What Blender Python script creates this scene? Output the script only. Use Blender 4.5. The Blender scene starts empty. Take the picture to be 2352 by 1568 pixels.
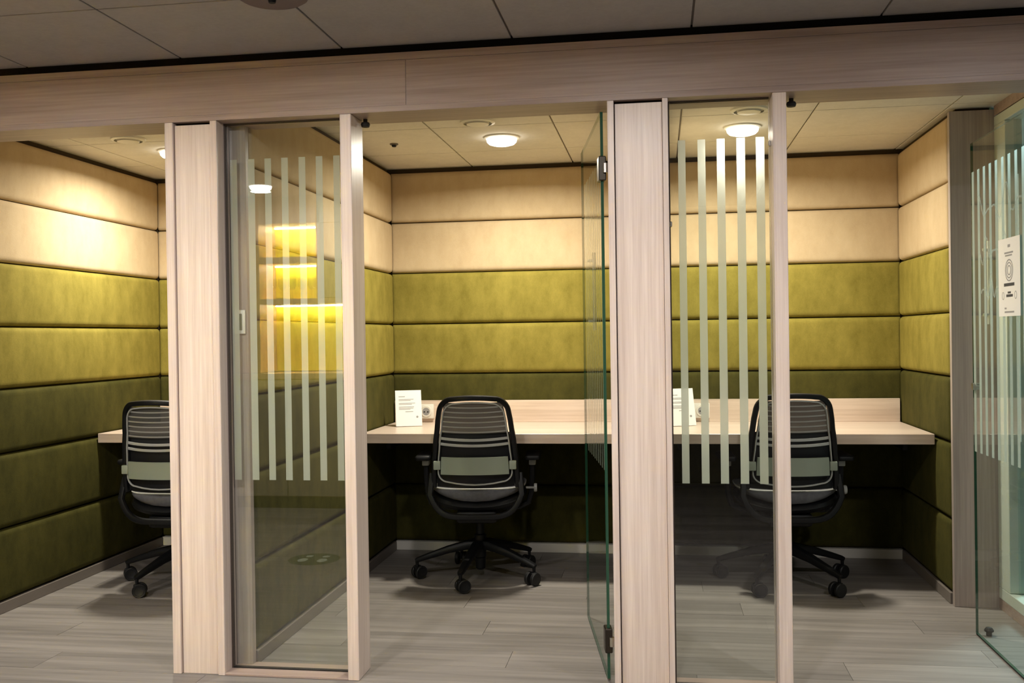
import bpy, bmesh, math, random
from mathutils import Matrix, Vector
random.seed(7)
SC = bpy.context.scene
COL = SC.collection
R = math.radians

# ------------------------------------------------------------------ camera, light, exposure
CAM_POS = (-0.0093, -3.3175, 1.2101)
YAW, PITCH, ROLL, FPX = 0.1499, -0.0058, -0.0145, 2241.7
fwd = Vector((-math.sin(YAW)*math.cos(PITCH), math.cos(YAW)*math.cos(PITCH), math.sin(PITCH)))
rgt = Vector((math.cos(YAW), math.sin(YAW), 0))
upv = rgt.cross(fwd)
cr, sr = math.cos(ROLL), math.sin(ROLL)
rgt, upv = cr*rgt + sr*upv, -sr*rgt + cr*upv
cd = bpy.data.cameras.new('camera')
cd.sensor_width = 36.0
cd.lens = FPX/2352*36.0
cd.clip_start = 0.02
cam = bpy.data.objects.new('camera', cd)
M = Matrix.Identity(4)
for i in range(3):
    M[i][0] = rgt[i]; M[i][1] = upv[i]; M[i][2] = -fwd[i]; M[i][3] = CAM_POS[i]
cam.matrix_world = M
COL.objects.link(cam)
SC.camera = cam

W = bpy.data.worlds.new('world'); SC.world = W
W.use_nodes = True
W.node_tree.nodes['Background'].inputs[0].default_value = (0.5, 0.52, 0.55, 1)
W.node_tree.nodes['Background'].inputs[1].default_value = 0.02
VS = SC.view_settings
SC.display_settings.display_device = 'sRGB'
VS.view_transform = 'Standard'; VS.look = 'None'; VS.gamma = 1.0; VS.use_curve_mapping = False
VS.exposure = 0.0
SC.cycles.use_denoising = True
SC.cycles.max_bounces = 10
SC.cycles.diffuse_bounces = 6
SC.cycles.transparent_max_bounces = 32
SC.cycles.caustics_reflective = False
SC.cycles.sample_clamp_indirect = 80.0

BOOTH_WATT = 33.0
BOOTH_COL = (1.0, 0.93, 0.77)
HALL_WATT = 24.0
HALL_COL = (1.0, 0.945, 0.91)
SIDE_WATT = 120.0
SIDE_COL = (0.80, 0.95, 1.0)

# ------------------------------------------------------------------ materials
def lin(c):
    return tuple(((v/255)/12.92 if v/255 <= 0.04045 else ((v/255+0.055)/1.055)**2.4) for v in c)

def rgba(c):
    return (*lin(c), 1.0)

def new_mat(name):
    m = bpy.data.materials.new(name); m.use_nodes = True
    nt = m.node_tree
    return m, nt, nt.nodes['Principled BSDF']

def plain(name, c, rough=0.5, metal=0.0, spec=0.5):
    m, nt, b = new_mat(name)
    b.inputs['Base Color'].default_value = rgba(c)
    b.inputs['Roughness'].default_value = rough
    b.inputs['Metallic'].default_value = metal
    b.inputs['Specular IOR Level'].default_value = spec
    return m

def grain(name, c1, c2, scale, rough=0.42, vary=0.0, spec=0.5, bump=0.02):
    """laminate wood: long stretched noise; scale = per-axis frequency"""
    m, nt, b = new_mat(name)
    N, L = nt.nodes, nt.links
    tc = N.new('ShaderNodeTexCoord'); mp = N.new('ShaderNodeMapping')
    mp.inputs['Scale'].default_value = scale
    L.new(tc.outputs['Object'], mp.inputs['Vector'])
    vec = mp.outputs['Vector']
    oi = N.new('ShaderNodeObjectInfo')
    if vary > 0:
        ad = N.new('ShaderNodeVectorMath'); ad.operation = 'MULTIPLY_ADD'
        cb = N.new('ShaderNodeCombineXYZ')
        for k in range(3): L.new(oi.outputs['Random'], cb.inputs[k])
        ad.inputs[1].default_value = (37, 53, 71)
        L.new(cb.outputs[0], ad.inputs[0]); L.new(vec, ad.inputs[2])
        vec = ad.outputs[0]
    n1 = N.new('ShaderNodeTexNoise'); n1.inputs['Scale'].default_value = 1.0
    n1.inputs['Detail'].default_value = 5; n1.inputs['Roughness'].default_value = 0.6
    L.new(vec, n1.inputs['Vector'])
    n2 = N.new('ShaderNodeTexNoise'); n2.inputs['Scale'].default_value = 0.22
    n2.inputs['Detail'].default_value = 2
    L.new(vec, n2.inputs['Vector'])
    mx = N.new('ShaderNodeMath'); mx.operation = 'MULTIPLY_ADD'
    mx.inputs[1].default_value = 0.6
    L.new(n1.outputs['Fac'], mx.inputs[0])
    ml = N.new('ShaderNodeMath'); ml.operation = 'MULTIPLY'; ml.inputs[1].default_value = 0.45
    L.new(n2.outputs['Fac'], ml.inputs[0]); L.new(ml.outputs[0], mx.inputs[2])
    rp = N.new('ShaderNodeValToRGB')
    rp.color_ramp.elements[0].position = 0.36; rp.color_ramp.elements[0].color = rgba(c1)
    rp.color_ramp.elements[1].position = 0.68; rp.color_ramp.elements[1].color = rgba(c2)
    L.new(mx.outputs[0], rp.inputs['Fac'])
    out = rp.outputs['Color']
    if vary > 0:
        hv = N.new('ShaderNodeHueSaturation')
        mr = N.new('ShaderNodeMapRange')
        mr.inputs['To Min'].default_value = 1-vary; mr.inputs['To Max'].default_value = 1+vary
        L.new(oi.outputs['Random'], mr.inputs['Value']); L.new(mr.outputs[0], hv.inputs['Value'])
        L.new(out, hv.inputs['Color']); out = hv.outputs['Color']
    L.new(out, b.inputs['Base Color'])
    b.inputs['Roughness'].default_value = rough
    b.inputs['Specular IOR Level'].default_value = spec
    bp = N.new('ShaderNodeBump'); bp.inputs['Strength'].default_value = bump*4
    bp.inputs['Distance'].default_value = 0.002
    L.new(n1.outputs['Fac'], bp.inputs['Height']); L.new(bp.outputs[0], b.inputs['Normal'])
    return m

def fabric(name, c1, c2, sheen=0.25, nap=(9, 9, 5)):
    m, nt, b = new_mat(name)
    N, L = nt.nodes, nt.links
    tc = N.new('ShaderNodeTexCoord'); mp = N.new('ShaderNodeMapping')
    mp.inputs['Scale'].default_value = nap
    L.new(tc.outputs['Object'], mp.inputs['Vector'])
    n1 = N.new('ShaderNodeTexNoise'); n1.inputs['Scale'].default_value = 1.4
    n1.inputs['Detail'].default_value = 6; n1.inputs['Roughness'].default_value = 0.62
    L.new(mp.outputs[0], n1.inputs['Vector'])
    n3 = N.new('ShaderNodeTexNoise'); n3.inputs['Scale'].default_value = 40
    n3.inputs['Detail'].default_value = 3
    L.new(mp.outputs[0], n3.inputs['Vector'])
    rp = N.new('ShaderNodeValToRGB')
    rp.color_ramp.elements[0].position = 0.32; rp.color_ramp.elements[0].color = rgba(c1)
    rp.color_ramp.elements[1].position = 0.70; rp.color_ramp.elements[1].color = rgba(c2)
    ad = N.new('ShaderNodeMath'); ad.operation = 'MULTIPLY_ADD'; ad.inputs[1].default_value = 0.25
    L.new(n3.outputs['Fac'], ad.inputs[0])
    sb = N.new('ShaderNodeMath'); sb.operation = 'MULTIPLY'; sb.inputs[1].default_value = 0.75
    L.new(n1.outputs['Fac'], sb.inputs[0]); L.new(sb.outputs[0], ad.inputs[2])
    L.new(ad.outputs[0], rp.inputs['Fac']); L.new(rp.outputs[0], b.inputs['Base Color'])
    b.inputs['Roughness'].default_value = 0.9
    b.inputs['Specular IOR Level'].default_value = 0.15
    b.inputs['Sheen Weight'].default_value = sheen
    b.inputs['Sheen Roughness'].default_value = 0.45
    b.inputs['Sheen Tint'].default_value = rgba(c2)
    bp = N.new('ShaderNodeBump'); bp.inputs['Strength'].default_value = 0.25
    bp.inputs['Distance'].default_value = 0.002
    L.new(n3.outputs['Fac'], bp.inputs['Height']); L.new(bp.outputs[0], b.inputs['Normal'])
    return m

def glass_mat(name, tint, boost=2.2):
    m = bpy.data.materials.new(name); m.use_nodes = True
    nt = m.node_tree; N, L = nt.nodes, nt.links; N.clear()
    out = N.new('ShaderNodeOutputMaterial')
    tr = N.new('ShaderNodeBsdfTransparent'); tr.inputs[0].default_value = (*tint, 1)
    gl = N.new('ShaderNodeBsdfGlossy'); gl.inputs['Roughness'].default_value = 0.0
    fr = N.new('ShaderNodeFresnel'); fr.inputs['IOR'].default_value = 1.5
    ge = N.new('ShaderNodeNewGeometry')
    inv = N.new('ShaderNodeMath'); inv.operation = 'SUBTRACT'; inv.inputs[0].default_value = 1.0
    L.new(ge.outputs['Backfacing'], inv.inputs[1])
    mu = N.new('ShaderNodeMath'); mu.operation = 'MULTIPLY'
    L.new(fr.outputs[0], mu.inputs[0]); L.new(inv.outputs[0], mu.inputs[1])
    mb = N.new('ShaderNodeMath'); mb.operation = 'MULTIPLY'; mb.inputs[1].default_value = boost
    mb.use_clamp = True
    L.new(mu.outputs[0], mb.inputs[0])
    mx = N.new('ShaderNodeMixShader')
    L.new(mb.outputs[0], mx.inputs[0]); L.new(tr.outputs[0], mx.inputs[1]); L.new(gl.outputs[0], mx.inputs[2])
    L.new(mx.outputs[0], out.inputs[0])
    return m

def film_mat(name, c, transp, trans_share=0.55, haze=0.0):
    """frosted film / fine knit: partly see-through, partly scattering both ways;
    haze = share of light that passes on with a wide forward blur"""
    m = bpy.data.materials.new(name); m.use_nodes = True
    nt = m.node_tree; N, L = nt.nodes, nt.links; N.clear()
    out = N.new('ShaderNodeOutputMaterial')
    tr = N.new('ShaderNodeBsdfTransparent')
    df = N.new('ShaderNodeBsdfDiffuse'); df.inputs[0].default_value = rgba(c)
    tl = N.new('ShaderNodeBsdfTranslucent'); tl.inputs[0].default_value = rgba(c)
    a = N.new('ShaderNodeMixShader'); a.inputs[0].default_value = trans_share
    L.new(df.outputs[0], a.inputs[1]); L.new(tl.outputs[0], a.inputs[2])
    src = a.outputs[0]
    if haze > 0:
        rf = N.new('ShaderNodeBsdfRefraction'); rf.inputs['Color'].default_value = (0.95, 0.97, 0.94, 1)
        rf.inputs['Roughness'].default_value = 0.62; rf.inputs['IOR'].default_value = 1.25
        h = N.new('ShaderNodeMixShader'); h.inputs[0].default_value = haze
        L.new(src, h.inputs[1]); L.new(rf.outputs[0], h.inputs[2]); src = h.outputs[0]
    b = N.new('ShaderNodeMixShader'); b.inputs[0].default_value = transp
    L.new(src, b.inputs[1]); L.new(tr.outputs[0], b.inputs[2])
    L.new(b.outputs[0], out.inputs[0])
    return m

def emit(name, c, s):
    m = bpy.data.materials.new(name); m.use_nodes = True
    nt = m.node_tree; N, L = nt.nodes, nt.links; N.clear()
    out = N.new('ShaderNodeOutputMaterial'); e = N.new('ShaderNodeEmission')
    e.inputs[0].default_value = (*c, 1); e.inputs[1].default_value = s
    L.new(e.outputs[0], out.inputs[0])
    return m

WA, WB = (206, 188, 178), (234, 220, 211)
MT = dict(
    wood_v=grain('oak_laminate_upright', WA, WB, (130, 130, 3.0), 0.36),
    wood_h=grain('oak_laminate_lengthwise_dim', (146, 126, 116), (176, 157, 147), (2.6, 110, 110), 0.42),  # header oak, colour darkened to imitate its dimmer light
    wood_shaded=grain('oak_laminate_shaded', (150, 138, 132), (180, 168, 161), (110, 110, 2.6), 0.42),  # same oak toned darker and greyer for the shade on the end boards
    wood_desk=grain('oak_laminate_desktop', (196, 176, 160), (222, 206, 192), (2.2, 60, 60), 0.34),
    plank=grain('grey_vinyl_oak', (112, 107, 103), (148, 142, 137), (1.6, 34, 34), 0.46, vary=0.09, spec=0.4),
    floor_base=plain('dark_screed', (70, 64, 60), 0.9),
    tile=grain('ceiling_tile_white', (212, 208, 199), (222, 218, 209), (60, 60, 60), 0.95, vary=0.02, spec=0.1),
    tile_hall=grain('ceiling_tile_dimmed', (164, 159, 155), (172, 167, 163), (60, 60, 60), 0.95, vary=0.02, spec=0.1),  # white tile darkened to stand in for the hallway's weak light
    grid=plain('ceiling_grid_grey', (120, 112, 104), 0.8),
    tan=fabric('tan_wool', (180, 159, 127), (194, 175, 143), 0.15),
    lime=fabric('lime_velvet', (112, 103, 42), (146, 134, 64), 0.3),
    olive=fabric('olive_velvet', (54, 54, 22), (80, 76, 34), 0.25),
    backing=plain('dark_backing', (70, 60, 46), 0.95, spec=0.1),
    skirt=plain('white_skirting', (238, 234, 226), 0.45),
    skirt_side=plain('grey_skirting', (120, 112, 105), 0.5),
    glass=glass_mat('clear_glass', (0.965, 0.985, 0.972), 2.7),
    glass_door=glass_mat('door_glass', (0.955, 0.982, 0.965), 0.8),
    glass_side=glass_mat('tinted_glass', (0.80, 0.92, 0.92)),
    glass_edge=plain('green_glass_edge', (34, 78, 60), 0.12),
    film=film_mat('frosted_film', (232, 236, 226), 0.30, 0.5, 0.35),
    film_door=film_mat('frosted_film_door', (226, 232, 220), 0.45, 0.5, 0.3),
    film_soft=film_mat('frosted_film_thin', (226, 230, 220), 0.72),
    gasket=plain('black_rubber', (26, 24, 22), 0.6),
    satin=plain('satin_steel', (216, 214, 206), 0.42, 0.2),
    seal=plain('brown_seal', (74, 64, 58), 0.6),
    steel=plain('brushed_steel', (186, 182, 174), 0.3, 1.0),
    dark_metal=plain('dark_metal', (70, 66, 60), 0.35, 0.9),
    white=plain('white_plastic', (226, 224, 216), 0.35),
    paper=plain('white_paper', (238, 238, 236), 0.75),
    ink=plain('grey_ink', (150, 150, 152), 0.8),
    ink_dark=plain('dark_ink', (58, 58, 60), 0.8),
    acrylic=glass_mat('clear_acrylic', (0.98, 0.98, 0.98), 1.2),
    black=plain('black_nylon', (12, 13, 16), 0.5, spec=0.3),
    black_soft=plain('black_rubber_wheel', (18, 18, 20), 0.55),
    char=plain('charcoal_nylon', (24, 25, 29), 0.55, spec=0.3),
    grey_rim=plain('grey_nylon', (176, 178, 176), 0.4),
    sage=plain('sage_lumbar_plastic', (148, 158, 144), 0.45),
    knit=film_mat('grey_knit', (86, 86, 86), 0.18, 0.3),
    knit_rib=plain('grey_knit_rib', (158, 158, 154), 0.8),
    seat=fabric('grey_seat_cloth', (88, 88, 92), (110, 110, 114), 0.1, (30, 30, 30)),
    shadowgap=plain('black_gap_shade', (20, 17, 15), 0.9, spec=0.1),  # black colour stands in for the shade inside the gaps
    yellow=plain('yellow_lacquer', (244, 232, 48), 0.5),
    carcass=plain('oak_carcass', (206, 170, 130), 0.45),
    kfront=plain('cream_cabinet_front', (176, 164, 140), 0.4),
    plinth=plain('dark_plinth', (44, 40, 36), 0.6),
    wall=plain('plaster_grey', (96, 92, 88), 0.9, spec=0.1),
    teal=plain('teal_wall', (120, 150, 150), 0.9, spec=0.1),
    mint=plain('pale_aluminium', (206, 216, 206), 0.4),
    sticker=plain('green_floor_sticker', (52, 74, 58), 0.5),
    footmark=plain('pale_footprint', (186, 200, 180), 0.6),
    lampwhite=plain('lamp_trim_white', (222, 220, 212), 0.4),
    brownfit=plain('brown_ceiling_fitting', (112, 96, 94), 0.6),
    crystal=glass_mat('drinking_glass', (0.93, 0.95, 0.93), 3.0),
    booth_glow=emit('opal_bloom_dome', (1.0, 0.92, 0.78), 9.0),
    hall_glow=emit('opal_diffuser_hall', (1.0, 0.95, 0.9), 14.0),
    led=emit('led_strip', (1.0, 0.98, 0.72), 280.0),
    side_glow=emit('fill_panel_glow', (0.85, 0.97, 1.0), 5.0),
)

# ------------------------------------------------------------------ mesh helpers
class MB:
    def __init__(self):
        self.v, self.f, self.m = [], [], []
    def add(self, vs, fs, mi=0):
        o = len(self.v); self.v += [tuple(p) for p in vs]
        self.f += [tuple(i+o for i in q) for q in fs]; self.m += [mi]*len(fs)
        return self
    def box(self, x0, x1, y0, y1, z0, z1, mi=0, bev=0.0, seg=1):
        if bev <= 0:
            vs = [(x, y, z) for z in (z0, z1) for y in (y0, y1) for x in (x0, x1)]
            fs = [(0, 2, 3, 1), (4, 5, 7, 6), (0, 1, 5, 4), (2, 6, 7, 3), (0, 4, 6, 2), (1, 3, 7, 5)]
            return self.add(vs, fs, mi)
        b = bmesh.new(); bmesh.ops.create_cube(b, size=1)
        for v in b.verts:
            v.co = Vector(((x0+x1)/2 + v.co.x*(x1-x0), (y0+y1)/2 + v.co.y*(y1-y0), (z0+z1)/2 + v.co.z*(z1-z0)))
        bmesh.ops.bevel(b, geom=b.edges[:], offset=bev, segments=seg, affect='EDGES', profile=0.5)
        b.verts.index_update()
        self.add([v.co[:] for v in b.verts], [[v.index for v in f.verts] for f in b.faces], mi)
        b.free(); return self
    def lathe(self, prof, n=24, c=(0, 0, 0), axis='z', mi=0, cap=True):
        vs, fs = [], []
        for r, h in prof:
            for k in range(n):
                a = 2*math.pi*k/n
                p = (r*math.cos(a), r*math.sin(a), h)
                if axis == 'x': p = (h, p[0], p[1])
                elif axis == 'y': p = (p[1], h, p[0])
                vs.append((p[0]+c[0], p[1]+c[1], p[2]+c[2]))
        for i in range(len(prof)-1):
            for k in range(n):
                k2 = (k+1) % n
                fs.append((i*n+k, i*n+k2, (i+1)*n+k2, (i+1)*n+k))
        if cap:
            fs.append(tuple(reversed(range(n)))); fs.append(tuple((len(prof)-1)*n+k for k in range(n)))
        return self.add(vs, fs, mi)
    def sweep(self, path, rx, ry, up=(0, 1, 0), n=8, closed=False, mi=0, taper=None, power=2.0):
        """tube of elliptical section along path: ry along 'up', rx along the in-plane side"""
        P = [Vector(p) for p in path]; U = Vector(up); k = len(P)
        vs, fs = [], []
        for i in range(k):
            a = P[(i-1) % k] if (closed or i > 0) else P[i]
            b = P[(i+1) % k] if (closed or i < k-1) else P[i]
            t = (b-a).normalized()
            s = t.cross(U)
            s = s.normalized() if s.length > 1e-6 else t.orthogonal().normalized()
            u = s.cross(t).normalized()
            w = taper[i] if taper else 1.0
            for j in range(n):
                q = 2*math.pi*(j+0.5)/n
                c, d = math.cos(q), math.sin(q)
                c = math.copysign(abs(c)**(2/power), c); d = math.copysign(abs(d)**(2/power), d)
                vs.append(P[i] + s*(rx*w*c) + u*(ry*w*d))
        for i in range(k if closed else k-1):
            i2 = (i+1) % k
            for j in range(n):
                j2 = (j+1) % n
                fs.append((i*n+j, i*n+j2, i2*n+j2, i2*n+j))
        if not closed:
            fs.append(tuple(range(n))); fs.append(tuple(reversed(range((k-1)*n, k*n))))
        return self.add(vs, fs, mi)
    def grid(self, fn, us, ws, mi=0, thick=None):
        """sheet from fn(u,w) -> point; thick = offset vector for a closed back"""
        nu, nw = len(us), len(ws); vs, fs = [], []
        for w in ws:
            for u in us: vs.append(Vector(fn(u, w)))
        for j in range(nw-1):
            for i in range(nu-1):
                fs.append((j*nu+i, j*nu+i+1, (j+1)*nu+i+1, (j+1)*nu+i))
        if thick is not None:
            T = Vector(thick); o = nu*nw
            vs += [p+T for p in vs]
            fs += [tuple(reversed([q+o for q in f])) for f in fs[:]]
            rim = [i for i in range(nu)] + [j*nu+nu-1 for j in range(1, nw)] + \
                  [(nw-1)*nu+i for i in range(nu-2, -1, -1)] + [j*nu for j in range(nw-2, 0, -1)]
            for a, b in zip(rim, rim[1:]+rim[:1]): fs.append((b, a, a+o, b+o))
        return self.add(vs, fs, mi)
    def mesh(self, name, mats, smooth=False, fix=True):
        me = bpy.data.meshes.new(name)
        me.from_pydata([tuple(p) for p in self.v], [], self.f)
        for m in (mats if isinstance(mats, (list, tuple)) else [mats]): me.materials.append(m)
        me.polygons.foreach_set('material_index', self.m)
        if fix:
            b = bmesh.new(); b.from_mesh(me)
            bmesh.ops.recalc_face_normals(b, faces=b.faces[:]); b.to_mesh(me); b.free()
        if smooth:
            me.polygons.foreach_set('use_smooth', [True]*len(me.polygons))
            try: me.set_sharp_from_angle(angle=R(40))
            except Exception: pass
        me.update(); return me

def put(name, me, parent=None, loc=(0, 0, 0), rot=(0, 0, 0), label=None):
    o = bpy.data.objects.new(name, me); COL.objects.link(o)
    o.location = loc; o.rotation_euler = rot
    if parent is not None: o.parent = parent
    if label: o['label'] = label
    return o

def obj(name, mb, mat, parent=None, smooth=False, loc=(0, 0, 0), rot=(0, 0, 0), label=None, off=None):
    """off = place that becomes the origin (mesh given in parent space)"""
    if off is not None:
        mb.v = [(p[0]-off[0], p[1]-off[1], p[2]-off[2]) for p in mb.v]; loc = off
    return put(name, mb.mesh(name, mat, smooth), parent, loc, rot, label)

def struct(o, label=None):
    o['kind'] = 'structure'
    if label: o['label'] = label
    return o

def empty(name, loc=(0, 0, 0), rz=0.0):
    o = bpy.data.objects.new(name, None); COL.objects.link(o)
    o.empty_display_size = 0.05; o.location = loc; o.rotation_euler = (0, 0, rz)
    return o

def tag(o, label, cat, group=None):
    o['label'] = label; o['category'] = cat
    if group: o['group'] = group
    return o

def thing(name, label, cat, loc=(0, 0, 0), rz=0.0, group=None):
    return tag(empty(name, loc, rz), label, cat, group)

def copy_tree(o, parent=None):
    c = o.copy(); COL.objects.link(c)
    if parent is not None: c.parent = parent
    for ch in list(o.children): copy_tree(ch, c)
    return c

def B(x0, x1, y0, y1, z0, z1, bev=0.0, seg=1):
    return MB().box(x0, x1, y0, y1, z0, z1, 0, bev, seg)

# ------------------------------------------------------------------ dimensions (metres)
D = 2.096                                    # face of the upholstered back wall
X1, X2, X3 = -2.938, -1.513, 1.252           # booth side faces seen in the picture
XR1, XR2, XL3 = -1.735, -0.17, 0.015         # hidden booth side faces
ZH0, ZH1 = 2.0, 2.204                        # header beam
ZC_HALL, ZC_BOOTH = 2.234, 2.172
SEAMS = [2.148, 1.8623, 1.5747, 1.285, 1.0024, 0.711, 0.374, 0.052]

# ------------------------------------------------------------------ floor and ceilings
floor = struct(obj('floor', B(-4.2, 4.5, -4.7, 4.1, -0.1, -0.004), MT['floor_base']), 'grey wood-look plank floor')
PW, PL = 0.19, 1.22
plank_me = B(0.0008, PL-0.0008, 0.0006, PW-0.0006, -0.006, 0.0).mesh('plank', MT['plank'])
cut_cache = {}
y = -4.56; row = 0
while y < D:
    x = -4.15 + ((row*0.437) % 1.0)*PL - PL
    while x < 1.9:
        a, b2 = max(x, -4.15), min(x+PL, 1.9)
        far = (y < -0.9)
        if b2-a > 0.05:
            if b2-a > PL-0.01: me = plank_me
            else:
                k = round(b2-a, 2)
                if k not in cut_cache:
                    cut_cache[k] = B(0.0008, b2-a-0.0008, 0.0006, PW-0.0006, -0.006, 0.0).mesh('plank', MT['plank'])
                me = cut_cache[k]
            put('plank', me, floor, (a, y, random.uniform(-0.0004, 0.0)))
        x += PL
    y += PW; row += 1
obj('carpet', B(1.9, 4.5, -4.7, 4.1, -0.006, 0.0), plain('grey_carpet', (140, 146, 146), 0.95), floor)

def ceiling(x0, x1, y0, y1, z, xs, ys, label, tm='tile'):
    base = struct(obj('ceiling', B(x0, x1, y0, y1, z+0.008, z+0.06), MT['grid']), label)
    cache = {}
    for xa, xb in zip(xs, xs[1:]):
        for ya, yb in zip(ys, ys[1:]):
            a, b2, c, d = max(xa, x0), min(xb, x1), max(ya, y0), min(yb, y1)
            if b2-a < 0.03 or d-c < 0.03: continue
            g = 0.0035
            k = (round(b2-a, 3), round(d-c, 3))
            if k not in cache:
                cache[k] = B(g, b2-a-g, g, d-c-g, 0, 0.008, 0.0012).mesh('tile', MT[tm])
            put('tile', cache[k], base, (a, c, z))
    return base
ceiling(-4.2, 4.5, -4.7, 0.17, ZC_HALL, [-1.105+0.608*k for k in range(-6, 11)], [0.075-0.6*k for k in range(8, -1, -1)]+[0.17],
        'white tiled ceiling of the hallway in front of the booths, toned down as if dimly lit', 'tile_hall')
ceiling(-3.1, 1.5, 0.18, 2.13, ZC_BOOTH, [-1.045+0.5717*k for k in range(-4, 6)], [0.18, 0.49, 1.09, 1.69, 2.29],
        'low tiled ceiling inside the booths')

# ------------------------------------------------------------------ walls with upholstered panels
def panel_mesh(L, H, T=0.034, r=0.02, puff=0.008):
    def axis(S):
        e = [0, 0.0012, 0.004, 0.010, 0.020]
        n = max(3, int(S/0.16))
        mid = [0.03+(S-0.06)*k/n for k in range(n+1)]
        return e+mid+[S-q for q in reversed(e)]
    def f(d, r=r):
        t = min(1.0, d/r); return math.sqrt(max(0, 1-(1-t)**2))
    def fn(u, w):
        du, dw = min(u, L-u), min(w, H-w)
        h = T*(0.35+0.65*f(du, 0.012))*(0.22+0.78*f(dw)) + puff*(1-(2*u/L-1)**2)*(1-(2*w/H-1)**2)
        return (u, -h, w)
    return MB().grid(fn, axis(L), axis(H), thick=None)

_pm = {}
def panels(wall, start, length, rz, mats=None):
    """stack of seven cushions; local x runs along the wall, cushions face local -y"""
    for i in range(7):
        z1, z0 = SEAMS[i], SEAMS[i+1]
        kind = 'tan' if i < 2 else ('lime' if i < 4 else 'olive')
        key = (round(length, 3), round(z1-z0, 3), kind)
        if key not in _pm:
            _pm[key] = panel_mesh(length-0.004, z1-z0-0.004).mesh('panel', MT[kind], smooth=False, fix=False)
            _pm[key].polygons.foreach_set('use_smooth', [True]*len(_pm[key].polygons))
        c, s = math.cos(rz), math.sin(rz)
        put('panel', _pm[key], wall, (start[0]+0.002*c, start[1]+0.002*s, z0+0.002), (0, 0, rz))

T = 0.034
wall_back = struct(obj('wall_back', B(-3.1, 1.42, D+T-0.004, D+0.12, 0, 2.25), MT['backing']), 'back wall of the three booths, lined with tan, lime and olive cushions')
for a, b2 in ((X1, XR1), (X2, XR2), (XL3, X3)):
    panels(wall_back, (a-0.008, D+T-0.006), b2-a+0.016, 0.0)
wall_left = struct(obj('wall_left', B(-3.12, X1-T+0.004, 0.13, D+0.1, 0, 2.25), MT['backing']), 'left side wall of the left booth, lined with cushions')
YF = 0.135
panels(wall_left, (X1-T+0.006, YF), D-YF-0.004, R(90))
wcl = struct(obj('wall_center_left', B(XR1+T-0.004, X2-T+0.004, 0.13, D+0.1, 0, 2.25), MT['backing']), 'partition between the left and middle booth')
panels(wcl, (X2-T+0.006, YF), D-YF-0.004, R(90))
panels(wcl, (XR1+T-0.006, D-0.004), D-YF-0.004, R(-90))
wcr = struct(obj('wall_center_right', B(XR2+T-0.004, XL3-T+0.004, 0.13, D+0.1, 0, 2.25), MT['backing']), 'partition between the middle and right booth')
panels(wcr, (XL3-T+0.006, YF), D-YF-0.004, R(90))
panels(wcr, (XR2+T-0.006, D-0.004), D-YF-0.004, R(-90))
wall_right = struct(obj('wall_right', B(X3+T-0.004, 1.419, 1.2, D+0.1, 0, 2.25), MT['backing']), 'right side wall of the right booth, lined with cushions')
panels(wall_right, (X3+T-0.006, D-0.004), D-1.205, R(-90))

# skirtings
def skirt(name, x0, x1, y0, y1):
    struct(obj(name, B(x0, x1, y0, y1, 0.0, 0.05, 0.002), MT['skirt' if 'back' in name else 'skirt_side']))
skirt('baseboard_back_left', X1, XR1, D-0.016, D+0.03)
skirt('baseboard_back_center', X2, XR2, D-0.016, D+0.03)
skirt('baseboard_back_right', XL3, X3, D-0.016, D+0.03)
skirt('baseboard_left', X1-0.03, X1+0.008, YF, D-0.017)
skirt('baseboard_center_left', X2-0.03, X2+0.008, YF, D-0.017)
skirt('baseboard_right', X3-0.008, X3+0.03, 1.22, D-0.017)
skirt('baseboard_center_right', XL3-0.03, XL3+0.008, YF, D-0.017)

# ------------------------------------------------------------------ timber front: header, posts, mullions, end caps
hdr = struct(empty('trim_1'), 'long pale oak header beam across the booth fronts')
for a, b2 in ((-4.15, -2.9), (-2.9, -0.872), (-0.872, 1.15), (1.15, 4.4)):
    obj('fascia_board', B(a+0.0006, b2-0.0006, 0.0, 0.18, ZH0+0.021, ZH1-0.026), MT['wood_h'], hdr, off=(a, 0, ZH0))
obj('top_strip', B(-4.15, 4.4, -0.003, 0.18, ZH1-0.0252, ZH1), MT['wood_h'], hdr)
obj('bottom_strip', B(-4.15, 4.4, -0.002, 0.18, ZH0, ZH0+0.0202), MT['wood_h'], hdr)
struct(obj('trim_2', B(-4.15, 4.4, 0.012, 0.17, ZH1, ZC_HALL+0.01), MT['shadowgap']), 'black strip standing in for the shaded gap above the header')

def post(n, a, b2, c, d, label):
    t = struct(empty('trim_%d' % n, (a, 0, 0)), label)
    obj('edge_board', B(0, b2-a, 0.0, 0.10, 0, ZH0, 0.0012), MT['wood_v'], t)
    obj('cover_panel', B(b2-a+0.003, c-a-0.001, 0.010, 0.09, 0, ZH0-0.010, 0.0012), MT['wood_v'], t)
    obj('edge_board', B(c-a, d-a, 0.0, 0.10, 0, ZH0, 0.0012), MT['wood_v'], t)
    obj('gap_shade_strip', B(b2-a-0.001, c-a+0.001, 0.03, 0.088, 0, ZH0-0.001), MT['shadowgap'], t)  # black strip gives the recess around the cover panel its shade
    return t
post(3, -1.774, -1.743, -1.600, -1.575, 'wide oak post between the left and middle booth')
post(4, -0.174, -0.152, 0.010, 0.029, 'wide oak post between the middle and right booth')
post(5, -3.20, -3.17, -3.03, -3.0, 'oak post left of the left booth')
post(6, 1.25, 1.28, 1.42, 1.45, 'oak post at the right end of the booth fronts')
struct(obj('trim_7', B(-1.114, -1.073, 0.0, 0.137, 0, ZH0, 0.0015), MT['wood_v'], off=(-1.114, 0, 0)), 'slim oak mullion of the middle booth')
struct(obj('trim_8', B(0.370, 0.414, 0.0, 0.137, 0, ZH0, 0.0015), MT['wood_v'], off=(0.370, 0, 0)), 'slim oak mullion of the right booth')
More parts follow.
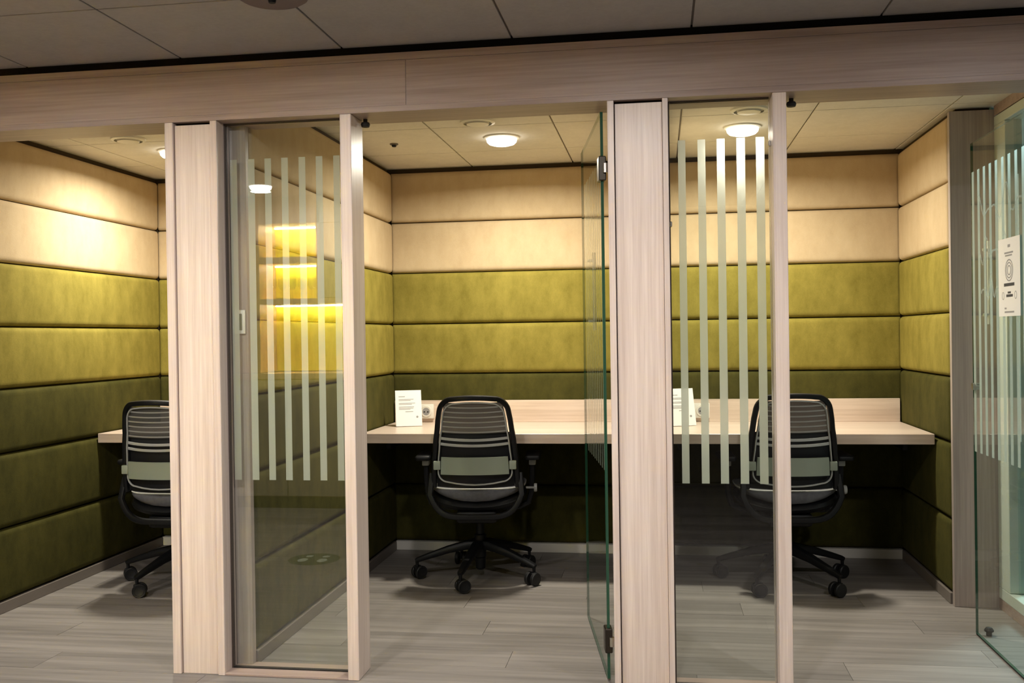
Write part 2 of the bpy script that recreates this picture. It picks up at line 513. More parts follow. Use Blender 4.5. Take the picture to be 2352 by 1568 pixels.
struct(obj('trim_9', B(-1.735, -1.513, 0.108, 0.1345, 0, ZH0, 0.001), MT['wood_shaded'], off=(-1.735, 0.108, 0)), 'oak end board of the left partition')
struct(obj('trim_10', B(-0.17, 0.015, 0.108, 0.1345, 0, ZH0, 0.001), MT['wood_shaded'], off=(-0.17, 0.108, 0)), 'oak end board of the right partition')
struct(obj('trim_11', B(1.249, 1.442, 1.172, 1.199, 0, 2.158, 0.001), MT['wood_shaded'], off=(1.249, 1.172, 0)), 'oak end board of the right booth wall')
struct(obj('trim_12', B(-3.12, -2.938, 0.108, 0.1345, 0, ZH0, 0.001), MT['wood_shaded'], off=(-3.12, 0.108, 0)), 'oak end board of the left wall')

# ------------------------------------------------------------------ glazing
STR_Z0, STR_Z1 = 0.696, 1.870
def pane_box(x0, x1, y0, y1, z0, z1, thin):
    """glass sheet, green at its cut edges; thin = axis of the thickness"""
    mb = MB(); mb.box(x0, x1, y0, y1, z0, z1)
    for i in range(6): mb.m[i] = 1
    for i in ((2, 3) if thin == 'y' else (4, 5)): mb.m[i] = 0
    return mb

def fixed_window(n, x0, x1, stripes, label):
    w = struct(empty('window_%d' % n, (x0, 0.07, 0)), label)
    L = x1-x0
    obj('glass_pane', pane_box(0.004, L-0.004, -0.005, 0.005, 0.008, ZH0-0.004, 'y'), [MT['glass'], MT['glass_edge']], w)
    obj('sill', B(0, L, -0.07, 0.066, 0.0, 0.008, 0.001), MT['wood_h'], w)
    obj('gasket', B(0, 0.005, -0.010, 0.010, 0.0082, ZH0), MT['seal'], w)
    obj('gasket', B(0.006, L-0.005, -0.009, 0.009, 0.0082, 0.012), MT['gasket'], w)
    obj('gasket', B(0.006, L-0.005, -0.009, 0.009, ZH0-0.004, ZH0-0.0005), MT['seal'], w)
    for a, wd in stripes:
        obj('frosted_stripe', B(0, wd, 0, 0.0006, 0, STR_Z1-STR_Z0), MT['film'], w, loc=(a-x0, 0.0056, STR_Z0))
    return w
w1 = fixed_window(1, -1.575, -1.114, [(-1.559, .026), (-1.491, .026), (-1.426, .025), (-1.362, .025), (-1.296, .025), (-1.231, .025), (-1.165, .024)],
                  'narrow fixed glass pane with seven frosted stripes')
w2 = fixed_window(2, 0.029, 0.370, [(0.062, .025), (0.128, .026), (0.192, .027), (0.258, .028), (0.322, .028)], 'narrow fixed glass pane with five frosted stripes')
obj('glass_clip', B(0.333, 0.341, -0.012, 0.012, 1.835, 1.853, 0.002), MT['steel'], w2, label='small steel glass clip at the mullion')
obj('glass_clip', B(0.0, 0.010, -0.012, 0.012, 1.575, 1.592, 0.002), MT['steel'], w2, label='small steel glass clip at the wide post')

def glass_door(n, hinge, ang, width, z1, s0, s1, n_str, label, left_hand):
    """leaf runs from the hinge along local +y"""
    d = struct(empty('door_%d' % n, (hinge[0], hinge[1], 0), ang), label)
    obj('glass_pane', pane_box(-0.005, 0.005, 0.012, width, 0.008, z1, 'x'), [MT['glass_door'], MT['glass_edge']], d)
    for k in range(n_str):
        yy = 0.045+k*0.0668
        if yy+0.025 > width: break
        obj('frosted_stripe', B(*((0.0054, 0.006) if n == 1 else (-0.006, -0.0054)), 0, 0.025, 0, s1-s0), MT['film_door'], d, loc=(0, yy, s0))
    for zz in (1.745, 0.10):
        h = obj('hinge', B(-0.013, 0.013, -0.002, 0.055, zz, zz+0.085, 0.003), MT['dark_metal'], d)
        obj('hinge_knuckle', MB().lathe([(0.009, zz+0.026), (0.009, zz+0.058)], 12, (0.010, -0.006, 0)), MT['steel'], h, smooth=True)
    hy = width-(0.15 if n == 1 else 0.10)
    hd = obj('handle', MB().lathe([(0.0, 0), (0.009, 0.0), (0.009, 0.32), (0.0, 0.32)], 16, (0.030, hy, 1.228), cap=False), MT['satin'], d, smooth=True)
    for zz in (1.265, 1.515):
        obj('standoff', MB().lathe([(0.006, 0.0056), (0.006, 0.030)], 10, (0, hy, zz), 'x'), MT['satin'], hd, smooth=True)
    obj('bottom_seal', B(-0.004, 0.004, 0.06, width, 0.001, 0.0076), MT['gasket'], d)
    return d
d1 = glass_door(1, (-0.197, 0.085), math.atan2(0.129, 0.775), 0.785, 1.985, 0.722, 1.843, 11, 'open glass door of the middle booth with frosted stripes', True)
d2 = glass_door(2, (1.2205, 0.085), 0.0, 0.688, 1.942, 0.729, 1.826, 10, 'open glass door of the right booth with frosted stripes', False)
obj('lock', MB().lathe([(0.0, -0.016), (0.014, -0.016), (0.014, 0.016), (0.0, 0.016)], 16, (0, 0.662, 0.985), 'x', cap=False), MT['steel'], d2, smooth=True, label='small chrome lock near the free edge')
def script_loop(mb, y0, z0, sy, sz, seed):
    rr = random.Random(seed); pts = []
    for k in range(30):
        t = k/29
        pts.append((-0.0066, y0-sy*t, z0+sz*math.sin(t*6.2*math.pi+seed)*(0.5+0.5*math.sin(t*9+seed*2))*0.5))
    mb.sweep(pts, 0.004, 0.0005, up=(1, 0, 0), n=6)
mbs = MB()
script_loop(mbs, 0.60, 1.66, 0.46, 0.15, 1); script_loop(mbs, 0.58, 1.50, 0.30, 0.12, 3); script_loop(mbs, 0.57, 1.36, 0.24, 0.12, 5)
obj('frosted_script', mbs, MT['film_soft'], d2, label='faint looping frosted marks across the stripes')

# side glazing towards the neighbouring room
w3 = struct(empty('window_3', (1.432, 0.2, 0)), 'side glazing towards the bluish neighbouring room')
obj('frame_foot', B(0.0, 0.10, 0.0, 0.97, 0.0, 0.045, 0.001), MT['wood_h'], w3)
obj('frame_rail', B(0.0, 0.07, 0.0, 0.97, 0.046, 0.095, 0.002), MT['mint'], w3)
obj('frame_rail', B(0.0, 0.07, 0.0, 0.97, 2.085, 2.125, 0.002), MT['mint'], w3)
obj('frame_head', B(0.0, 0.10, 0.0, 0.97, 2.128, 2.25), MT['wood_h'], w3)
obj('frame_stile', B(0.0, 0.07, 0.84, 0.97, 0.096, 2.084, 0.002), MT['mint'], w3)
obj('frame_stile', B(0.0, 0.07, 0.0, 0.05, 0.096, 2.084, 0.002), MT['mint'], w3)
obj('glass_pane', pane_box(0.036, 0.044, 0.044, 0.846, 0.090, 2.090, 'x'), [MT['glass_side'], MT['glass_edge']], w3)
for k in range(9):
    obj('frosted_stripe', B(0.0, 0.0006, 0, 0.03, 0, 1.11), MT['film_soft'], w3, loc=(0.035, 0.79-k*0.068, 0.74))

# ------------------------------------------------------------------ rest of the building
struct(obj('wall_front_right', B(1.45, 4.5, 0.02, 0.16, 0, 2.5), MT['wall']))
struct(obj('wall_far', B(1.3, 4.6, 4.0, 4.1, 0, 2.6), MT['teal']))
struct(obj('wall_side_right', B(4.5, 4.6, -4.7, 4.1, 0, 2.6), MT['teal']))
struct(obj('wall_side_room', B(1.424, 1.449, 1.2, 4.0, 0, 2.6), MT['teal']))
struct(obj('ceiling_side', B(1.42, 4.6, 0.02, 4.1, 2.45, 2.55), MT['tile']))
struct(obj('wall_hall_left', B(-4.3, -4.2, -4.7, 2.2, 0, 2.4), MT['wall']))
struct(obj('wall_hall_rear', B(-4.2, 4.5, -4.7, -4.6, 0, 2.4), MT['wall']))

# ------------------------------------------------------------------ desks
def desk(x0, x1, label):
    t = thing('desk', label, 'desk', ((x0+x1)/2, 1.75, 0), 0, 'booth desks')
    w = (x1-x0)/2-0.003
    obj('desktop', B(-w, w, -0.342, 0.330, 0.682, 0.73, 0.0015), MT['wood_desk'], t)
    obj('upstand', B(-w, w, 0.305, 0.331, 0.7305, 0.852, 0.001), MT['wood_desk'], t)
    for s in (-1, 1):
        obj('bracket', B(s*(w-0.06)-0.012, s*(w-0.06)+0.012, -0.05, 0.325, 0.62, 0.6815, 0.002), MT['char'], t)
    return t
desk(X1+0.012, XR1-0.012, 'pale oak wall desk in the left booth, mostly hidden by the wide post')
desk(X2+0.012, XR2-0.012, 'pale oak wall desk in the middle booth, behind the fully visible chair')
desk(XL3+0.012, X3-0.012, 'pale oak wall desk in the right booth, next to the open right door')

# ------------------------------------------------------------------ swivel chairs
def lerp_tab(tab, z):
    if z <= tab[0][0]: return tab[0][1]
    for (a, va), (b2, vb) in zip(tab, tab[1:]):
        if z <= b2:
            t = (z-a)/(b2-a); t = t*t*(3-2*t)*0.5+t*0.5
            return va+(vb-va)*t
    return tab[-1][1]
HW = [(0.40, 0.200), (0.50, 0.206), (0.60, 0.202), (0.70, 0.192), (0.80, 0.178), (0.92, 0.158)]
YB = [(0.36, -0.20), (0.45, -0.245), (0.58, -0.262), (0.72, -0.285), (0.92, -0.325)]
def bp(s, z, dy=0.0):
    """point on the curved back; s in -1..1 across"""
    return Vector((s*lerp_tab(HW, z), lerp_tab(YB, z)+0.055*s*s+dy, z))
def back_loop(z0, z1, inset, rad, n=7, dy=0.0):
    """closed loop on the back surface with rounded corners"""
    pts = []
    def X(z): return lerp_tab(HW, z)-inset
    def at(x, z):
        s = x/lerp_tab(HW, z)
        return Vector((x, lerp_tab(YB, z)+0.055*s*s+dy, z))
    for k in range(9):  # right side upward
        z = z0+rad+(z1-z0-2*rad)*k/8; pts.append(at(X(z), z))
    for k in range(1, n):
        a = math.pi/2*k/n; z = z1-rad+rad*math.sin(a); pts.append(at(X(z)-rad+rad*math.cos(a), z))
    xt = X(z1)-rad
    for k in range(7): pts.append(at(xt-2*xt*k/6, z1+0.006*(1-(k/3-1)**2)))
    for k in range(1, n):
        a = math.pi/2*k/n; z = z1-rad+rad*math.cos(a); pts.append(at(-X(z)+rad-rad*math.sin(a), z))
    for k in range(9):
        z = z1-rad-(z1-z0-2*rad)*k/8; pts.append(at(-X(z), z))
    for k in range(1, n):
        a = math.pi/2*k/n; z = z0+rad-rad*math.sin(a); pts.append(at(-X(z)+rad-rad*math.cos(a), z))
    xb = X(z0)-rad
    for k in range(7): pts.append(at(-xb+2*xb*k/6, z0-0.012*(1-(k/3-1)**2)))
    for k in range(1, n):
        a = math.pi/2*k/n; z = z0+rad-rad*math.cos(a); pts.append(at(X(z)-rad+rad*math.sin(a), z))
    return pts
def band(z0, z1, inset, dy, th, rows=2, sag=0.0):
    us = [-1+2*k/14 for k in range(15)]; ws = [k/rows for k in range(rows+1)]
    def fn(u, w):
        z = z0+(z1-z0)*w-sag*(1-u*u)
        x = u*(lerp_tab(HW, z)-inset); s = x/lerp_tab(HW, z)
        return (x, lerp_tab(YB, z)+0.055*s*s+dy, z)
    return MB().grid(fn, us, ws, thick=(0, th, 0))

def make_chair():
    t = empty('office_chair')
    lp = back_loop(0.43, 0.915, 0.004, 0.055)
    lp = lp[:9+6+7+6+9]
    obj('back_frame', MB().sweep(lp, 0.013, 0.016, n=10, power=3), MT['black'], t, smooth=True)
    obj('back_rim', MB().sweep(back_loop(0.515, 0.893, 0.026, 0.048, dy=-0.010), 0.0042, 0.006, n=8, closed=True), MT['grey_rim'], t, smooth=True)
    knit = obj('back_mesh', band(0.752, 0.899, 0.022, -0.002, 0.002, 5, 0.003), MT['knit'], t, smooth=True)
    for k in range(6):
        z = 0.757+k*0.0235
        obj('mesh_rib', band(z, z+0.0062, 0.028, -0.006, 0.003, 1, 0.004), MT['knit_rib'], knit, smooth=True)
    for z in (0.720, 0.693):
        obj('slat', band(z, z+0.012, 0.024, -0.008, 0.005, 1, 0.008), MT['grey_rim'], t, smooth=True, label='light grey flex slat')
    obj('back_panel', band(0.486, 0.752, 0.018, 0.012, 0.004, 6, 0.003), MT['char'], t, smooth=True)
    lum = obj('lumbar_pad', band(0.552, 0.636, 0.040, -0.024, 0.014, 4), MT['sage'], t, smooth=True, label='sage grey lumbar pad')
    for s in (-1, 1):
        c = bp(s*0.90, 0.595, -0.028)
        obj('clip', B(c.x-0.017, c.x+0.017, c.y-0.004, c.y+0.018, 0.574, 0.616, 0.004, 2), MT['sage'], lum, smooth=True)
    # seat
    def seat_slab(z0, z1, w, d, yc, p=3.2, dome=0.0, edge=0.02, n=40, up0=0.0, up1=0.0):
        mb = MB(); prof = [(0.0, 0), (0.45, 0), (0.8, 0), (1-edge*1.6, 0.0), (1-edge*0.4, 0.2), (1, 0.5), (1-edge*0.4, 0.8), (1-edge*1.6, 1.0), (0.8, 1), (0.45, 1), (0.0, 1)]
        vs, fs = [], []
        for r, h in prof:
            for k in range(n):
                a = 2*math.pi*k/n; c, s2 = math.cos(a), math.sin(a)
                x = w/2*r*math.copysign(abs(c)**(2/p), c); yy = d/2*r*math.copysign(abs(s2)**(2/p), s2)
                zz = z0+(z1-z0)*h
                if h >= 1: zz += dome*(1-r*r)
                if h <= 0: zz -= dome*0.4*(1-r*r)
                zz += (up0+(up1-up0)*h)*(x/(w/2))**2
                front = max(0, yy/(d/2)-0.55)
                zz -= 0.05*front*front*4
                vs.append((x, yc+yy, zz))
        for i in range(len(prof)-1):
            for k in range(n):
                k2 = (k+1) % n; fs.append((i*n+k, i*n+k2, (i+1)*n+k2, (i+1)*n+k))
        return mb.add(vs, fs)
    obj('seat_cushion', seat_slab(0.412, 0.482, 0.47, 0.46, 0.015, dome=0.010, edge=0.05, up0=0.052), MT['seat'], t, smooth=True)
    obj('seat_piping', MB().sweep([(0.232*math.copysign(abs(math.cos(a))**0.62, math.cos(a)), 0.015+0.226*math.copysign(abs(math.sin(a))**0.62, math.sin(a)),
        0.474-0.2*max(0, math.sin(a)-0.6)**2) for a in [2*math.pi*k/48 for k in range(48)]], 0.004, 0.004, up=(0, 0, 1), n=6, closed=True), MT['grey_rim'], t, smooth=True)
    obj('seat_shell', seat_slab(0.362, 0.409, 0.475, 0.45, 0.01, edge=0.10, up0=0.03, up1=0.052), MT['black'], t, smooth=True)
    # black yoke that carries the back
    pth = []
    for k in range(25):
        u = -1+2*k/24
        pth.append((0.222*math.copysign(abs(u)**0.75, u) if abs(u) < 1 else 0.222*u, -0.215-0.02*(1-u*u), 0.345+0.105*abs(u)**4.0))
    pth = [(-0.212, -0.19, 0.55)]+pth+[(0.212, -0.19, 0.55)]
    obj('back_yoke', MB().sweep(pth, 0.015, 0.014, n=10, power=3), MT['black'], t, smooth=True)
    mech = MB().box(-0.10, 0.10, -0.20, 0.11, 0.305, 0.365, 0, 0.018, 2)
    obj('tilt_mechanism', mech, MT['black'], t, smooth=True)
    obj('gas_lift', MB().lathe([(0.030, 0.105), (0.030, 0.215), (0.020, 0.22), (0.020, 0.31)], 20), MT['black'], t, smooth=True)
    obj('lift_tip', MB().lathe([(0.016, 0.040), (0.024, 0.048), (0.026, 0.10)], 16), MT['black'], t, smooth=True)
    # arms
    for s in (-1, 1):
        arm = obj('arm_support', MB().sweep([(s*0.12, 0.02, 0.350), (s*0.20, 0.02, 0.352), (s*0.247, 0.02, 0.375), (s*0.262, 0.015, 0.43), (s*0.266, 0.01, 0.50), (s*0.268, 0.005, 0.585)],
                  0.014, 0.030, up=(0, 1, 0), n=10, power=3), MT['char'], t, smooth=True)
        obj('arm_collar', B(s*0.268-0.017, s*0.268+0.017, -0.028, 0.038, 0.565, 0.592, 0.004, 2), MT['grey_rim'], arm, smooth=True)
        obj('armrest', B(s*0.272-0.038, s*0.272+0.038, -0.105, 0.125, 0.598, 0.624, 0.011, 3), MT['black'], t, smooth=True)
    lv = obj('lever', MB().lathe([(0.006, 0.235), (0.006, 0.275)], 10, (0, -0.02, 0.452), 'x').lathe([(0.020, 0.275), (0.022, 0.282), (0.020, 0.290)], 16, (0, -0.02, 0.452), 'x'), MT['grey_rim'], t, smooth=True)
    # five-star base
    legm = MB().sweep([(0.0, 0, 0.165), (0.06, 0, 0.165), (0.16, 0, 0.143), (0.26, 0, 0.112), (0.315, 0, 0.094), (0.325, 0, 0.090)], 0.024, 0.020, up=(0, 0, 1), n=10, power=3,
                      taper=[1.25, 1.2, 0.95, 0.75, 0.62, 0.5]).mesh('leg', MT['black'], True)
    cm = MB().lathe([(0.007, 0.052), (0.009, 0.088)], 10)
    cm.box(-0.020, 0.016, -0.008, 0.008, 0.028, 0.062, 0, 0.005, 2)
    casm = cm.mesh('caster', MT['black'], True)
    whm = MB()
    for s in (-1, 1):
        ya, yb = sorted((s*0.010, s*0.029))
        whm.lathe([(0.012, ya-0.001), (0.029, ya), (0.0325, ya+0.004), (0.0325, yb-0.004), (0.029, yb), (0.020, yb-0.003)], 24, (-0.012, 0, 0.033), 'y')
    # hubs: pale ring on the outer faces
    for s in (-1, 1):
        yo = s*0.0275
        whm.lathe([(0.021, yo-0.0016), (0.024, yo-0.0016), (0.024, yo+0.0016), (0.021, yo+0.0016)], 24, (-0.012, 0, 0.033), 'y', mi=1, cap=False)
    wheelm = whm.mesh('wheel', [MT['black_soft'], MT['char']], True)
    for k in range(5):
        lg = put('leg', legm, t, (0, 0, 0), (0, 0, R(72*k)))
        put('caster', casm, lg, (0.318, 0, 0), (0, 0, R((35, -50, 80, 15, -30)[k])))
        put('caster_wheel', wheelm, lg, (0.318, 0, 0), (0, 0, R((35, -50, 80, 15, -30)[k])))
    return t

def place_chair(t, x, y, yaw, base, label):
    """base = world angle of the first base leg"""
    t.location = (x, y, 0); t.rotation_euler = (0, 0, yaw)
    k = 0
    for ch in t.children:
        if ch.name.split('.')[0] == 'leg':
            ch.rotation_euler = (0, 0, R(base+72*k)-yaw); k += 1
    tag(t, label, 'office chair', 'mesh-back swivel chairs at the booth desks')
ch1 = make_chair()
ch2 = copy_tree(ch1); ch3 = copy_tree(ch1)
place_chair(ch1, -0.914, 1.506, 0.10, 191, 'black mesh-back swivel chair in the middle booth, seen whole from behind')
place_chair(ch2, 0.575, 1.535, 0.05, 168, 'black mesh-back swivel chair in the right booth, half behind striped glass')
place_chair(ch3, -2.371, 1.277, 0.0, 180, 'black mesh-back swivel chair in the left booth, cut off by the wide oak post')

# ------------------------------------------------------------------ things on the desks
def sign(x, y, rz, tilt, label, seed):
    t = thing('notice_sign', label, 'sign', (x, y, 0.7302), rz, 'white notices on the booth desks')
    ca, sa = math.cos(tilt), math.sin(tilt)
    h = 0.198; wd = 0.070
    def sh(mb): # lean backwards
        mb.v = [(p[0], p[1]*ca+p[2]*sa, max(0.0, p[2]*ca-p[1]*sa)) for p in mb.v]; return mb
    obj('sheet', sh(B(-wd, wd, 0.0, 0.002, 0.003, h)), MT['paper'], t)
    obj('holder', sh(B(-wd-0.001, wd+0.001, 0.0022, 0.004, 0.0, h+0.001)), MT['acrylic'], t)
    obj('foot', B(-wd, wd, 0.004, 0.075, 0.0, 0.002), MT['acrylic'], t)
    rr = random.Random(seed)
    def line(x0, x1, z, th=0.0032, m='ink'):
        obj('text_line', sh(B(x0, x1, -0.0006, -0.0001, z, z+th)), MT[m], t)
    line(-0.052, -0.018, 0.162)
    for zz, e in ((0.147, 0.028), (0.141, 0.012), (0.126, 0.036), (0.120, 0.018), (0.106, 0.030), (0.099, 0.026), (0.093, 0.010)):
        line(-0.052, e, zz, 0.0026)
    line(-0.018, 0.024, 0.080, 0.003)
    obj('round_mark', sh(MB().lathe([(0.006, -0.0006), (0.006, -0.0001)], 16, (0.045, 0, 0.052), 'y')), MT['ink'], t)
    return t
sign(-1.345, 1.785, R(20), R(13), 'white printed notice leaning on the middle booth desk, left of the chair', 3)
sign(0.110, 1.800, R(22), R(13), 'white printed notice on the right booth desk, behind the striped glass', 5)

def socket(x0, label):
    t = thing('power_socket', label, 'socket', (x0, D-0.0650, 0.7305), 0, 'white desk power modules')
    obj('housing', B(0, 0.160, 0.0, 0.0225, 0.022, 0.102, 0.004, 2), MT['white'], t, smooth=True)
    for k in range(2):
        cx = 0.042+k*0.076
        o = obj('socket_well', MB().lathe([(0.030, -0.0035), (0.032, -0.001), (0.032, 0.0002)], 24, (cx, 0, 0.062), 'y'), MT['white'], t, smooth=True)
        obj('socket_face', MB().lathe([(0.021, -0.0042), (0.021, -0.0032)], 24, (cx, 0, 0.062), 'y'), MT['ink'], o, smooth=True)
        for s in (-1, 1):
            obj('pin_hole', MB().lathe([(0.004, -0.0052), (0.004, -0.004)], 10, (cx+s*0.010, 0, 0.060), 'y'), MT['gasket'], o)
    return t
socket(-1.428, 'white double power socket on the middle desk upstand, partly behind the notice')
socket(0.094, 'white double power socket on the right desk upstand, seen through striped glass')

sw = thing('light_switch', 'pale switch plate with dark rocker on the oak end board behind the striped pane', 'light switch', (-1.566, 0.108, 1.232))
obj('plate', B(0.0, 0.045, -0.010, -0.0003, 0.0, 0.088, 0.002, 2), MT['white'], sw, smooth=True)
obj('rocker', B(0.024, 0.034, -0.014, -0.0104, 0.014, 0.074, 0.001), plain('switch_grey', (104, 112, 92), 0.5), sw)

# ------------------------------------------------------------------ ceiling fittings
def downlight(x, y, z, watt, col, glow, label, group, r=0.075, spread=180):
    t = thing('downlight', label, 'ceiling light', (x, y, z), 0, group)
    obj('trim_ring', MB().lathe([(r, -0.0005), (r+0.012, -0.0005), (r+0.010, -0.006), (r, -0.010)], 32, cap=False), MT['lampwhite'], t, smooth=True)
    obj('diffuser', MB().lathe([(r-0.001, -0.001), (r-0.001, -0.012), (r*0.95, -0.024), (r*0.82, -0.034), (r*0.55, -0.040), (0.001, -0.042)], 32, cap=False), glow, t, smooth=True)  # bulging dome shape imitates the bloom around the lit lamp
    ld = bpy.data.lights.new('lamp', 'AREA'); ld.shape = 'DISK'; ld.size = r*1.7
    ld.energy = watt; ld.color = col; ld.spread = R(spread)
    lo = bpy.data.objects.new('lamp', ld); COL.objects.link(lo); lo.parent = t
    lo.location = (0, 0, -0.045)
    return t
G1 = 'round downlights in the booths'
downlight(-0.751, 1.353, ZC_BOOTH, BOOTH_WATT, BOOTH_COL, MT['booth_glow'], 'lit round downlight in the middle booth ceiling', G1, spread=168)
downlight(0.388, 1.363, ZC_BOOTH, BOOTH_WATT, BOOTH_COL, MT['booth_glow'], 'lit round downlight in the right booth ceiling, above the five-striped pane', G1, spread=168)
downlight(-2.425, 1.330, ZC_BOOTH, BOOTH_WATT, BOOTH_COL, MT['booth_glow'], 'lit round downlight in the left booth ceiling, half hidden by the wide post', G1, spread=168)
G2 = 'round downlights in the hallway ceiling'
for x, y, lb in ((-2.61, -2.71, 'hallway downlight above the kitchen counter, mirrored in the striped pane'), (-2.75, -1.36, 'hallway downlight nearest the left booth'),
              (-1.35, -1.36, 'hallway downlight in front of the middle booth'), (-0.14, -1.36, 'hallway downlight in front of the post between middle and right booth'),
              (1.35, -1.36, 'hallway downlight in front of the right booth')):
    downlight(x, y, ZC_HALL, HALL_WATT, HALL_COL, MT['hall_glow'], lb, G2)

def vent(x, y, label):
    t = thing('ceiling_vent', label, 'vent', (x, y, ZC_BOOTH), 0, 'round air valves in the booth ceilings')
    obj('outer_ring', MB().lathe([(0.062, -0.0005), (0.080, -0.0005), (0.078, -0.008), (0.064, -0.012)], 32, cap=False), MT['lampwhite'], t, smooth=True)
    obj('core_disc', MB().lathe([(0.0, -0.004), (0.052, -0.006), (0.050, -0.016), (0.0, -0.020)], 32, cap=False), MT['lampwhite'], t, smooth=True)
vent(-0.80, 0.985, 'white round air valve in the middle booth ceiling, in front of the lamp')
vent(0.385, 1.000, 'white round air valve in the right booth ceiling, in front of the lamp')
vent(-2.49, 1.000, 'white round air valve in the left booth ceiling')
t = thing('smoke_sensor', 'small dark round sensor in the middle booth ceiling, left of the lamp', 'sensor', (-1.299, 1.395, ZC_BOOTH))
obj('base', MB().lathe([(0.0, -0.0005), (0.021, -0.0005), (0.020, -0.006), (0.0, -0.006)], 20, cap=False), MT['grid'], t, smooth=True)
obj('tip', MB().lathe([(0.013, -0.006), (0.010, -0.016), (0.0, -0.018)], 16, cap=False), MT['char'], t, smooth=True)
t = thing('ceiling_fitting', 'brown round ceiling fitting at the top edge of the hallway ceiling', 'ceiling fitting', (-1.135, -0.545, ZC_HALL))
obj('body', MB().lathe([(0.105, -0.0005), (0.105, -0.006), (0.092, -0.014), (0.0, -0.016)], 32, cap=False), MT['brownfit'], t, smooth=True)
obj('nub', MB().lathe([(0.012, -0.016), (0.010, -0.024), (0.0, -0.025)], 16, cap=False), MT['char'], t, smooth=True)

# door stops
def head_stop(x, label):
    t = thing('door_stop', label, 'door stop', (x, 0.10, ZH0), 0, 'dark door stops under the header')
    obj('stem', MB().lathe([(0.008, -0.0005), (0.008, -0.012)], 14), MT['dark_metal'], t, smooth=True)
    obj('bumper', MB().lathe([(0.0, -0.012), (0.014, -0.012), (0.017, -0.019), (0.014, -0.028), (0.0, -0.030)], 18, cap=False), MT['gasket'], t, smooth=True)
head_stop(-1.050, 'dark knob door stop under the header beside the middle booth mullion')
head_stop(0.443, 'dark knob door stop under the header beside the right booth mullion')
t = thing('floor_stop', 'low dark dome door stop on the floor by the open right glass door', 'door stop', (1.262, 0.765, 0))
obj('base', MB().lathe([(0.0, 0.0), (0.011, 0.0), (0.011, 0.016), (0.0, 0.016)], 20, cap=False), MT['dark_metal'], t, smooth=True)
obj('buffer', MB().lathe([(0.0, 0.0162), (0.017, 0.0165), (0.018, 0.022), (0.011, 0.032), (0.0, 0.034)], 20, cap=False), MT['gasket'], t, smooth=True)

# notice taped to the right glass door
t = thing('poster', 'white printed notice with a round seal taped to the open right glass door', 'poster', (1.2125, 0.344, 1.254))
def pb(x0, x1, y0, y1, z0, z1): return B(x0, x1, y0, y1, z0, z1)
obj('sheet', B(-0.0010, 0.0, -0.105, 0.108, 0.0, 0.276), MT['paper'], t)
def bar(y0, y1, z, th, m='ink'):
    obj('text_line', B(-0.0014, -0.0011, y0, y1, z, z+th), MT[m], t)
for y0, y1, z, th, m in ((-0.012, 0.012, 0.243, 0.010, 'ink'), (-0.040, 0.045, 0.221, 0.006, 'ink'), (-0.030, 0.038, 0.212, 0.005, 'ink'),
                         (-0.050, 0.052, 0.106, 0.011, 'ink_dark'), (-0.015, 0.015, 0.080, 0.007, 'ink_dark'), (-0.034, 0.030, 0.068, 0.009, 'ink_dark'),
                         (0.030, 0.048, 0.025, 0.006, 'ink'), (-0.045, 0.048, 0.012, 0.006, 'ink')):
    bar(y0, y1, z, th, m)
for rr_, w_ in ((0.037, 0.003), (0.027, 0.003), (0.016, 0.003)):
    pts = [(-0.0013, rr_*math.cos(2*math.pi*k/28), 0.162+rr_*math.sin(2*math.pi*k/28)) for k in range(28)]
    obj('seal_ring', MB().sweep(pts, w_, 0.0002, up=(1, 0, 0), n=4, closed=True), MT['ink'], t)
for s in (-1, 1):
    pts = [(-0.0013, s*(0.062+0.010*math.cos(a)), 0.073+0.013*math.sin(a)) for a in [2*math.pi*k/16 for k in range(16)]]
    obj('emblem', MB().sweep(pts, 0.0015, 0.0002, up=(1, 0, 0), n=4, closed=True), MT['ink'], t)

# ------------------------------------------------------------------ hallway things that the striped pane mirrors
t = thing('floor_sticker', 'round dark green floor sticker with pale footprints in the hallway', 'sticker', (-1.90, -1.68, 0.0002))
obj('disc', MB().lathe([(0.0, 0.0), (0.14, 0.0), (0.14, 0.0008), (0.0, 0.0008)], 40, cap=False), MT['sticker'], t)
for s in (-1, 1):
    for (cx, cy, ra, rb) in ((s*0.055, 0.028, 0.026, 0.042), (s*0.048, -0.062, 0.020, 0.024)):
        mb = MB().lathe([(0.0, 0.0009), (1.0, 0.0009), (1.0, 0.0014), (0.0, 0.0014)], 24, cap=False)
        mb.v = [(cx+p[0]*ra, cy+p[1]*rb, p[2]) for p in mb.v]
        obj('footprint', mb, MT['footmark'], t)

KY = -3.25
t = thing('kitchen_unit', 'tall oak kitchen unit with lit yellow niches in the hallway', 'kitchen unit', (-2.6, KY, 0))
def kb(name, x0, x1, y0, y1, z0, z1, m, par=None): return obj(name, B(x0+2.6, x1+2.6, y0, y1, z0, z1, 0.001), MT[m], par or t)
kb('side_panel', -3.7, -2.86, -0.34, 0.0, 0.97, ZC_HALL-0.002, 'carcass')
kb('side_panel', -1.62, -1.58, -0.34, 0.0, 0.97, ZC_HALL-0.002, 'carcass')
kb('side_panel', -2.43, -2.40, -0.34, 0.0, 1.502, ZC_HALL-0.002, 'carcass')
kb('top_panel', -2.858, -1.622, -0.34, 0.0, 2.040, ZC_HALL-0.002, 'kfront')
kb('shelf', -2.858, -2.432, -0.30, 0.0, 1.755, 1.800, 'carcass')
kb('shelf', -2.858, -1.622, -0.30, 0.0, 1.462, 1.500, 'carcass')
kb('cupboard_door', -2.398, -1.624, -0.02, 0.0, 1.504, 2.036, 'kfront')
kb('back_panel', -2.858, -2.432, -0.34, -0.305, 1.504, 2.036, 'yellow')
kb('splashback', -2.858, -1.622, -0.34, -0.305, 0.972, 1.460, 'yellow')
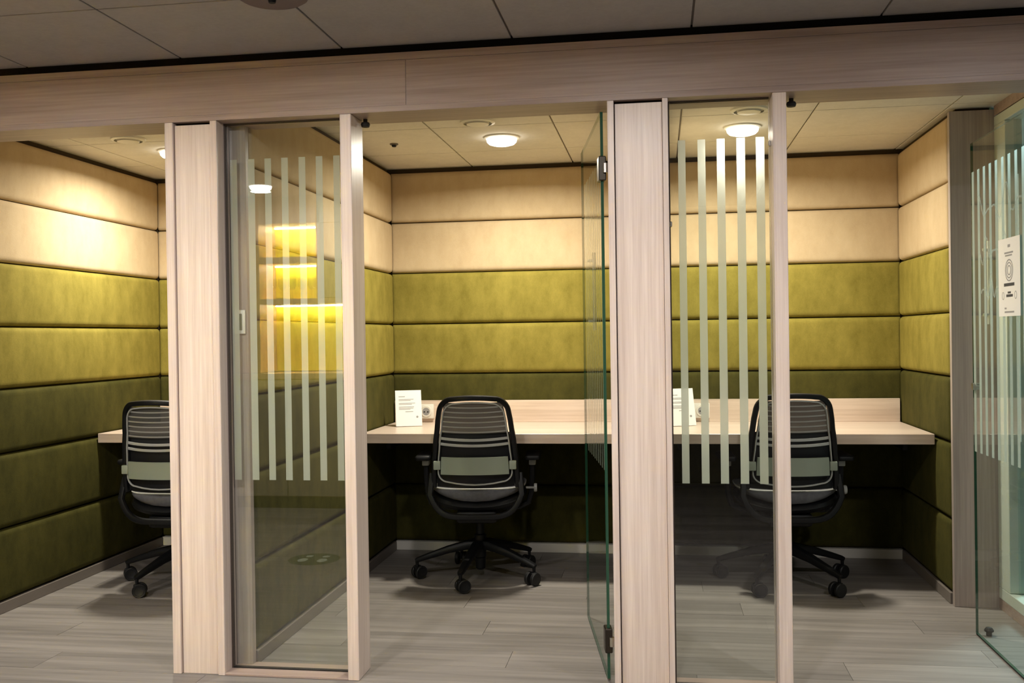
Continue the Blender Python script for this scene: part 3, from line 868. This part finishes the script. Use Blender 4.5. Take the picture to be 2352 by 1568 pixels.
for x0, x1, z in ((-2.84, -2.45, 2.030), (-2.84, -2.45, 1.745), (-2.84, -1.65, 1.452)):
    kb('led_strip', x0, x1, -0.262, -0.250, z, z+0.008, 'led')
t = thing('kitchen_counter', 'low kitchen counter with cream doors under the lit niches', 'counter', (-2.6, -3.2, 0))
kb('worktop', -3.7, -1.6, -0.62, 0.0, 0.925, 0.965, 'carcass', t)
kb('carcass', -3.69, -1.61, -0.60, -0.022, 0.082, 0.924, 'carcass', t)
kb('plinth', -3.68, -1.62, -0.58, -0.03, 0.0, 0.080, 'plinth', t)
for k in range(4):
    d = kb('cupboard_door', -3.685+k*0.52, -3.171+k*0.52, -0.021, -0.001, 0.09, 0.918, 'kfront', t)
    kb('handle', -3.26+k*0.52, -3.20+k*0.52, 0.0, 0.012, 0.86, 0.872, 'steel', d)
gm = MB().lathe([(0.030, 0.0), (0.030, 0.002), (0.004, 0.005), (0.0035, 0.062), (0.018, 0.072), (0.031, 0.095), (0.029, 0.150), (0.0275, 0.150), (0.029, 0.096), (0.016, 0.075), (0.0, 0.070)], 20, cap=False).mesh('wine_glass', MT['crystal'], True)
for k, nm in enumerate(('first', 'second', 'third', 'fourth', 'fifth')):
    o = put('wine_glass', gm, None, (-2.80+k*0.075, KY-0.10, 1.5005))
    tag(o, '%s wine glass from the post side in the middle lit niche' % nm, 'wine glass', 'wine glasses in the kitchen niche')

# cool light added to brighten the neighbouring room, its source is unseen
t = thing('fill_panel', 'unseen square cool panel added to light the neighbouring room', 'ceiling light', (2.6, 2.2, 2.45))
obj('frame', B(-0.31, 0.31, -0.31, 0.31, -0.012, -0.0005, 0.002), MT['lampwhite'], t)
obj('diffuser', B(-0.29, 0.29, -0.29, 0.29, -0.015, -0.0122), MT['side_glow'], t)
ld = bpy.data.lights.new('lamp', 'AREA'); ld.shape = 'SQUARE'; ld.size = 0.55; ld.energy = SIDE_WATT; ld.color = SIDE_COL
lo = bpy.data.objects.new('lamp', ld); COL.objects.link(lo); lo.parent = t; lo.location = (0, 0, -0.02)
